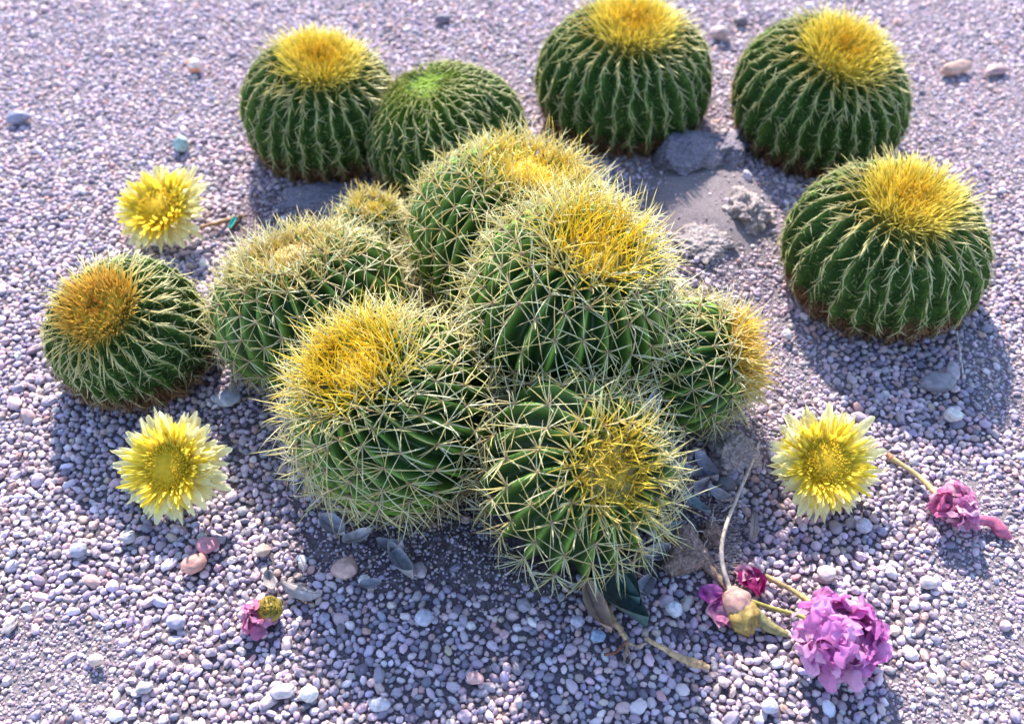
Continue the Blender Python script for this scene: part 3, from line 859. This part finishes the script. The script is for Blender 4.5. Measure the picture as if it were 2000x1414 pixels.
for i, (a_, b_, lab) in enumerate([((1395, 985), (1368, 1090), "pale dry straw lying from the leaf heap down to the soil by the bleached stem"), ((1330, 1040), (1400, 1052), "curved dry grass blade across the litter by the brown rock"),
                                   ((745, 1085), (795, 1040), "thin grey straw poking out under the fat cactus"), ((1408, 1000), (1440, 985), "short white splinter beside the bleached stem"),
                                   ((1385, 1018), (1432, 1030), "white thread-like straw beside the bleached stem, lower of two")]):
    A_, B_ = at(*a_, .016), at(*b_, .014); md = (A_ + B_) / 2 + [.004, .002, .008]
    twig("dry_straw", [A_, md, B_], [.0009, .0011, .0006], (.52, .45, .42), lab, "straw")
# frayed white fibres on the soil by the bleached stem: countless
n = 150; P = np.array([at(rng.uniform(1375, 1430), rng.uniform(985, 1120), .012) for _ in range(n)])
D = unit(np.stack([rng.normal(1, .6, n), rng.normal(.1, .5, n), rng.uniform(-.05, .25, n)], 1)); c1 = np.array([.60, .52, .50]) * rng.uniform(.5, 1.2, (n, 1))
acc = Acc(); acc.add(*spikes(P, D, rng.normal(0, .25, (n, 3)) * [1, 1, .3], rng.uniform(.012, .04, n), .0005, c1, c1, c1))
tag(acc.build("plant_litter", M_SPINE), "pale frayed plant fibres scattered on the soil by the bleached stem", "litter", kind="stuff")


# ------------------------------------------------------------------ rocks and single stones
def rock(name, px, py, rx, ry, rz, mat_, label, seed, amp=.35, fr=1.1, zc=0.2, flat=0, rot=0, sub=6, fine=.3, cat="rock", facets=0):
    """rx, ry in photo pixels"""
    c = at(px, py, 0); s = scale_at(c); iv, f = ICO[sub]
    d = 1 + amp * fbm(iv, fr, seed, 5) + 0
    v = iv * d[:, None]
    for k in range(facets):
        nn = unit(np.random.default_rng(seed * 13 + k).normal(0, 1, 3) + [0, 0, .4]); h = v @ nn; lim = .62 + .1 * math.sin(k * 2.3)
        v = v - np.maximum(h - lim, 0)[:, None] * nn * .85
    v = v * (1 + fine * (.20 * fbm(iv, fr * 3.5, seed + 3, 4) + .10 * fbm(iv, fr * 11, seed + 5, 3)))[:, None]
    v = v * np.array([rx * s, ry * s, rz])
    ca, sa = math.cos(rot), math.sin(rot); v = np.stack([v[:, 0] * ca - v[:, 1] * sa, v[:, 0] * sa + v[:, 1] * ca, v[:, 2]], 1)
    V = v + c + [0, 0, rz * zc]
    o = build(name, V, f, mat_, None, origin=(c[0], c[1], 0)); return tag(o, label, cat)


rock("rock", 1322, 330, 68, 72, .050, M_ROCK, "angular rock with blue shade in its colour, set in a sandy mound below the topmost round cactus", 3, .5, 1.3, .75, facets=5, fine=.4)
rock("rock", 1402, 318, 46, 60, .036, M_ROCK, "smaller ridged grey rock beside the shade-blue one, between two round cacti", 9, .5, 1.6, .8, rot=-.5, facets=3, fine=.5)
rock("rock", 1450, 440, 40, 56, .034, M_ROCKP, "knobby pale pinkish rock in full sun on the edge of the sandy mound", 14, .42, 1.9, .8, fine=.6)
rock("rock", 1366, 500, 54, 44, .026, M_ROCKP, "low rough pink rock behind the tallest cactus", 19, .5, 2.0, .9, facets=2, fine=.6)
rock("rock", 1332, 1090, 64, 48, .040, M_ROCKB, "reddish brown angular rock beside the leaning cactus", 5, .45, 1.3, .3, facets=5, rot=-.3, fine=.4)
rock("rock", 1425, 890, 45, 50, .022, M_ROCKP, "crumbly pinkish rock lump between the cactus on its side and a yellow flower", 6, .45, 1.9, .2)
rock("rock", 1393, 1052, 28, 32, .022, M_ROCKB, "small flat brown rock shaded beside the bleached curved stem", 8, .35, 1.5, .4, facets=4)
rock("rock", 670, 400, 130, 60, .030, M_ROCK, "flat blue-grey rock slab in shade under the cactus pair", 23, .35, 1.2, -.15, facets=4)

STONES = [  # px, py, rx, ry px, rz factor, colour, rot deg, label
    (408, 1068, 22, 19, .75, (.46, .20, .25), 20, "rose pink pebble, the rounder of two side by side on the gravel"),
    (381, 1105, 19, 24, .75, (.50, .26, .22), -60, "salmon pebble, the longer of two side by side on the gravel"),
    (443, 781, 25, 20, .5, (.44, .45, .52), 10, "flat pale blue-grey stone beside the orange-crowned cactus"),
    (252, 1051, 17, 13, .7, (.36, .35, .40), -10, "smooth grey pebble below the large ragged yellow flower"),
    (155, 1077, 18, 15, .75, (.30, .31, .40), 10, "slate blue pebble at the edge of the sunlit gravel"),
    (513, 1078, 15, 13, .8, (.48, .36, .30), 0, "tan pebble between the pink pebbles and the soil patch"),
    (676, 1114, 27, 21, .7, (.52, .33, .30), 10, "peach coloured rounded stone on the soil patch edge"),
    (590, 1093, 9, 12, .6, (.62, .62, .66), 40, "tiny white triangular chip on the soil patch"),
    (712, 1134, 12, 10, .8, (.66, .64, .66), 0, "small white pebble beside the peach stone"),
    (820, 1116, 14, 17, .7, (.46, .36, .42), 20, "mauve wedge stone beside the long curled slate leaf"),
    (356, 289, 17, 14, 1.1, (.30, .44, .43), -40, "mint green pebble standing on the gravel"),
    (381, 135, 14, 12, 1.1, (.66, .36, .26), 0, "orange and white pebble near the dark small pebble"),
    (36, 236, 26, 13, .9, (.24, .24, .34), 12, "dark blue-grey stone at the edge of the picture"),
    (1864, 140, 38, 13, .95, (.48, .30, .25), 24, "long tan stone like a finger lying on smooth sand"),
    (1945, 140, 24, 14, .5, (.34, .22, .24), 15, "flat dark reddish stone beside the long tan stone"),
    (1405, 72, 20, 17, .8, (.46, .36, .37), 0, "pinkish rounded stone between two round cacti at the top"),
    (1445, 46, 14, 10, .8, (.14, .12, .15), 0, "black pebble behind the pinkish rounded stone"),
    (865, 42, 15, 10, .9, (.17, .16, .22), 0, "dark pebble alone at the top of the gravel"),
    (1860, 816, 18, 15, .9, (.58, .55, .54), 0, "cream pebble casting a dark shadow in the sunny gravel"),
    (1536, 657, 11, 10, .9, (.58, .52, .55), 0, "white pebble on the bare sand beside the broadest cactus"),
    (1828, 752, 34, 24, .6, (.22, .21, .25), 0, "dark half-buried stone in the shadow of the broadest cactus"),
    (1858, 728, 15, 22, .6, (.42, .34, .38), -10, "pale split stone leaning on the dark half-buried stone"),
    (1416, 950, 23, 15, .8, (.13, .13, .15), -8, "round dark pebble beside the leaf heap"),
    (1316, 1192, 17, 17, .9, (.58, .58, .66), 30, "angular white stone below the brown rock"),
    (1168, 1244, 15, 12, .8, (.25, .33, .50), 0, "blue pebble beside the frayed root end"),
    (928, 1326, 19, 12, .8, (.62, .37, .38), -20, "pink pebble alone near the bottom edge"),
    (1412, 1332, 9, 12, .8, (.68, .50, .46), 60, "small peach pebble right of the bottom gravel, below the twig"),
    (1686, 1030, 16, 14, .9, (.42, .40, .50), 0, "lilac grey stone between the yellow flower and the pink blossom"),
    (1811, 1140, 17, 13, .9, (.54, .47, .48), 0, "pale stone with dark shadow below the pink blossom"),
    (1612, 1122, 18, 15, .9, (.56, .48, .49), 0, "largest pale pebble above the purple cluster"),
    (553, 1352, 26, 14, .7, (.60, .50, .52), 12, "long pinkish white stone near the bottom edge"),
    (604, 1358, 19, 15, .8, (.62, .58, .57), 0, "round whitish stone beside the long pinkish one"),
    (345, 1216, 20, 14, .7, (.30, .29, .40), -15, "flat dusky blue stone in the gravel left of the small bud"),
    (190, 1290, 15, 12, .9, (.62, .48, .42), 0, "cream stone with long dark shadow on the sand"),
    (283, 1345, 17, 11, .8, (.40, .36, .42), 20, "grey stone at the edge of the sand patch"),
    (228, 1400, 13, 11, .8, (.68, .66, .66), 0, "white pebble on the bottom edge of the sand patch"),
    (742, 1378, 20, 13, .8, (.50, .48, .56), 10, "lavender stone beside the bottom edge"),
    (1502, 1380, 18, 15, .8, (.48, .46, .56), 0, "blue-lilac pebble below the purple cluster"),
    (830, 1210, 20, 16, .75, (.46, .44, .55), 0, "lilac pebble in the shaded gravel below the soil patch"),
    (1128, 1215, 14, 12, .8, (.44, .42, .55), 0, "violet grey pebble beside the dry tan leaf blade"),
]
for i, (px, py, rx, ry, kz, cc, rot, lab) in enumerate(STONES):
    c = at(px, py, .008); s = scale_at(c); iv, f = ICO[4]
    d = 1 + .16 * fbm(iv, 1.1, i * 3.1 + 1, 3) + .05 * fbm(iv, 3.5, i + 2, 3)
    v = iv * d[:, None]
    for k in range(3):
        nn = unit(np.random.default_rng(i * 7 + k).normal(0, 1, 3)); v = v - np.maximum(v @ nn - .72, 0)[:, None] * nn * .7
    rz = min(rx, ry) * s * kz * 1.05
    v = v * np.array([rx * s, ry * s * 1.05, rz])
    a_ = math.radians(rot); v = np.stack([v[:, 0] * math.cos(a_) - v[:, 1] * math.sin(a_), v[:, 0] * math.sin(a_) + v[:, 1] * math.cos(a_), v[:, 2]], 1)
    cv = np.asarray(cc) * (1 + .35 * fbm(iv, 2.2, i + 40, 4))[:, None]
    if "orange and white" in lab: cv = np.where((fbm(iv, .9, 3) + iv[:, 2] * .5 > .1)[:, None], [[.72, .62, .58]], [[.66, .28, .16]])
    o = build("pebble", v + c + [0, 0, rz * .55], f, M_STONE, None, col=cv, origin=(c[0], c[1], 0))
    tag(o, lab, "stone", "larger stones lying on the gravel")

# ------------------------------------------------------------------ gravel (countless): one object
obst = [(B.c[0], B.c[1], B.a * .74) for B in CACTI.values()]
cell = .03; gridh = {}; FAR = .80
PX, PR = [], []


def corner(px, py, mx): return at(px, py)


def try_pts(n, r_lo, r_hi, gap, dens, xr, yr):
    xs = rng.uniform(*xr, n); ys = rng.uniform(*yr, n); rs = rng.uniform(0, 1, n) ** 1.5 * (r_hi - r_lo) + r_lo
    half = .60 * ys + .50                                       # the seen wedge of ground and a margin either side
    ok = np.abs(xs) < half
    so, sa = mask(SOIL, xs, ys), mask(SAND, xs, ys)
    sa = np.maximum(sa, FAR * np.clip((ys - 1.3) / .5, 0, 1))
    hump = 1 - .97 * np.clip(1.5 - 1.2 * (((xs - MOUND[0]) / .15) ** 2 + ((ys - MOUND[1]) / .18) ** 2), 0, 1)
    ok &= rng.random(n) < dens(so, sa) * hump
    for ox, oy, orr in obst: ok &= (xs - ox) ** 2 + (ys - oy) ** 2 > orr ** 2
    for x, y, r_ in zip(xs[ok], ys[ok], rs[ok]):
        i, j = int(x // cell), int(y // cell); bad = False
        for di in (-1, 0, 1):
            for dj in (-1, 0, 1):
                for (x2, y2, r2) in gridh.get((i + di, j + dj), ()):
                    dd = (r_ + r2) * gap
                    if (x - x2) ** 2 + (y - y2) ** 2 < dd * dd: bad = True; break
                if bad: break
            if bad: break
        if not bad:
            gridh.setdefault((i, j), []).append((x, y, r_)); PX.append((x, y)); PR.append(r_)


XR, YR = (-1.9, 1.9), (.28, 2.75)
try_pts(12000, .0072, .0108, .92, lambda so, sa: .15 * (1 - .9 * so) * (1 - .9 * sa), XR, YR)
try_pts(360000, .0042, .0068, .86, lambda so, sa: np.clip(1 - 1.25 * so, .012, 1) * np.clip(1 - 1.06 * sa, .03, 1), XR, YR)
try_pts(220000, .0026, .0045, .84, lambda so, sa: np.clip(1 - 1.3 * so, .03, 1) * (1 - .62 * sa), XR, YR)
try_pts(420000, .0014, .0030, .82, lambda so, sa: np.maximum(.8 * so, sa), XR, YR)
PX = np.array(PX); PR = np.array(PR); n = len(PR)
print("pebbles", n)
pz = height(PX[:, 0], PX[:, 1]) + PR * rng.uniform(.1, .5, n)
asp = np.stack([rng.uniform(.9, 1.5, n), rng.uniform(.75, 1.08, n), rng.uniform(.6, .98, n)], 1) * PR[:, None]
rot = np.stack([rng.normal(0, .3, n), rng.normal(0, .3, n), rng.uniform(0, 6.28, n)], 1)
pal = np.array([[.44, .40, .44], [.36, .33, .38], [.54, .48, .51], [.27, .26, .32], [.50, .41, .42], [.64, .60, .62], [.19, .18, .23], [.47, .33, .30], [.42, .41, .50], [.52, .44, .38], [.58, .46, .46]])
ck = rng.choice(len(pal), n, p=[.18, .16, .15, .12, .09, .09, .05, .03, .04, .05, .04])
pc = np.clip(pal[ck] * [1.06, .955, 1.035] * rng.uniform(.72, 1.25, (n, 1)) * rng.normal(1, .04, (n, 3)), .03, .9)
me = bpy.data.meshes.new("gravel"); me.vertices.add(n)
me.vertices.foreach_set("co", np.concatenate([PX, pz[:, None]], 1).astype(np.float32).ravel())
for nm, arr in (("scl", asp), ("rot", rot)):
    at_ = me.attributes.new(nm, 'FLOAT_VECTOR', 'POINT'); at_.data.foreach_set("vector", arr.astype(np.float32).ravel())
at_ = me.attributes.new("pcol", 'FLOAT_COLOR', 'POINT'); at_.data.foreach_set("color", np.concatenate([pc, np.ones((n, 1))], 1).astype(np.float32).ravel())
at_ = me.attributes.new("kind_id", 'INT', 'POINT'); at_.data.foreach_set("value", rng.integers(0, 8, n).astype(np.int32))
m, nn_, l, b = mat("gravel_stone")
c = col_attr(nn_, 'INSTANCER', "pcol")
c = mix(nn_, l, c, ramp(nn_, l, noise_tex(nn_, l, 260, 4, .65), [(.3, .68), (.7, 1.25)]), 1, 'MULTIPLY')
l.new(c, b.inputs["Base Color"]); b.inputs["Roughness"].default_value = .62; b.inputs["Specular IOR Level"].default_value = .35
bump(nn_, l, b, noise_tex(nn_, l, 420, 4, .7), .35, .001)
M_GRAVEL = m; me.materials.append(m)
go = bpy.data.objects.new("gravel", me); COL.objects.link(go)
tag(go, "lavender grey rounded gravel covering the ground round the cacti", "gravel", kind="stuff")
ng = bpy.data.node_groups.new("gravel_scatter", 'GeometryNodeTree')
ng.interface.new_socket("Geometry", in_out='INPUT', socket_type='NodeSocketGeometry')
ng.interface.new_socket("Geometry", in_out='OUTPUT', socket_type='NodeSocketGeometry')
N_, L_ = ng.nodes, ng.links
gi, go_ = N_.new("NodeGroupInput"), N_.new("NodeGroupOutput")
jn = N_.new("GeometryNodeJoinGeometry")
for k in range(8):
    ic = N_.new("GeometryNodeMeshIcoSphere"); ic.inputs["Radius"].default_value = 1; ic.inputs["Subdivisions"].default_value = 3
    sp = N_.new("GeometryNodeSetPosition"); ps = N_.new("GeometryNodeInputPosition")
    add = N_.new("ShaderNodeVectorMath"); add.operation = 'ADD'; add.inputs[1].default_value = (k * 3.7, k * -5.1, k * 2.3)
    tx = N_.new("ShaderNodeTexNoise"); tx.inputs["Scale"].default_value = 1.0 + .35 * (k % 3); tx.inputs["Detail"].default_value = 2.5
    sub = N_.new("ShaderNodeVectorMath"); sub.operation = 'SUBTRACT'; sub.inputs[1].default_value = (.5, .5, .5)
    scl = N_.new("ShaderNodeVectorMath"); scl.operation = 'SCALE'; scl.inputs["Scale"].default_value = 1.15 + .15 * (k % 2)
    L_.new(ps.outputs[0], add.inputs[0]); L_.new(add.outputs[0], tx.inputs["Vector"]); L_.new(tx.outputs["Color"], sub.inputs[0]); L_.new(sub.outputs[0], scl.inputs[0])
    sh = N_.new("GeometryNodeSetShadeSmooth"); sm = N_.new("GeometryNodeSetMaterial"); sm.inputs["Material"].default_value = M_GRAVEL
    L_.new(ic.outputs["Mesh"], sp.inputs["Geometry"]); L_.new(scl.outputs[0], sp.inputs["Offset"])
    L_.new(sp.outputs[0], sh.inputs["Geometry"]); L_.new(sh.outputs[0], sm.inputs["Geometry"])
    ti = N_.new("GeometryNodeGeometryToInstance"); L_.new(sm.outputs[0], ti.inputs[0]); L_.new(ti.outputs[0], jn.inputs[0])
ip = N_.new("GeometryNodeInstanceOnPoints"); ip.inputs["Pick Instance"].default_value = True


def named(nm, t):
    x = N_.new("GeometryNodeInputNamedAttribute"); x.data_type = t; x.inputs["Name"].default_value = nm
    return [o for o in x.outputs if o.enabled and o.name == "Attribute"][0]


L_.new(gi.outputs[0], ip.inputs["Points"]); L_.new(jn.outputs[0], ip.inputs["Instance"])
L_.new(named("kind_id", 'INT'), ip.inputs["Instance Index"])
er = N_.new("FunctionNodeEulerToRotation"); L_.new(named("rot", 'FLOAT_VECTOR'), er.inputs[0]); L_.new(er.outputs[0], ip.inputs["Rotation"])
L_.new(named("scl", 'FLOAT_VECTOR'), ip.inputs["Scale"]); L_.new(ip.outputs[0], go_.inputs[0])
md = go.modifiers.new("scatter", 'NODES'); md.node_group = ng
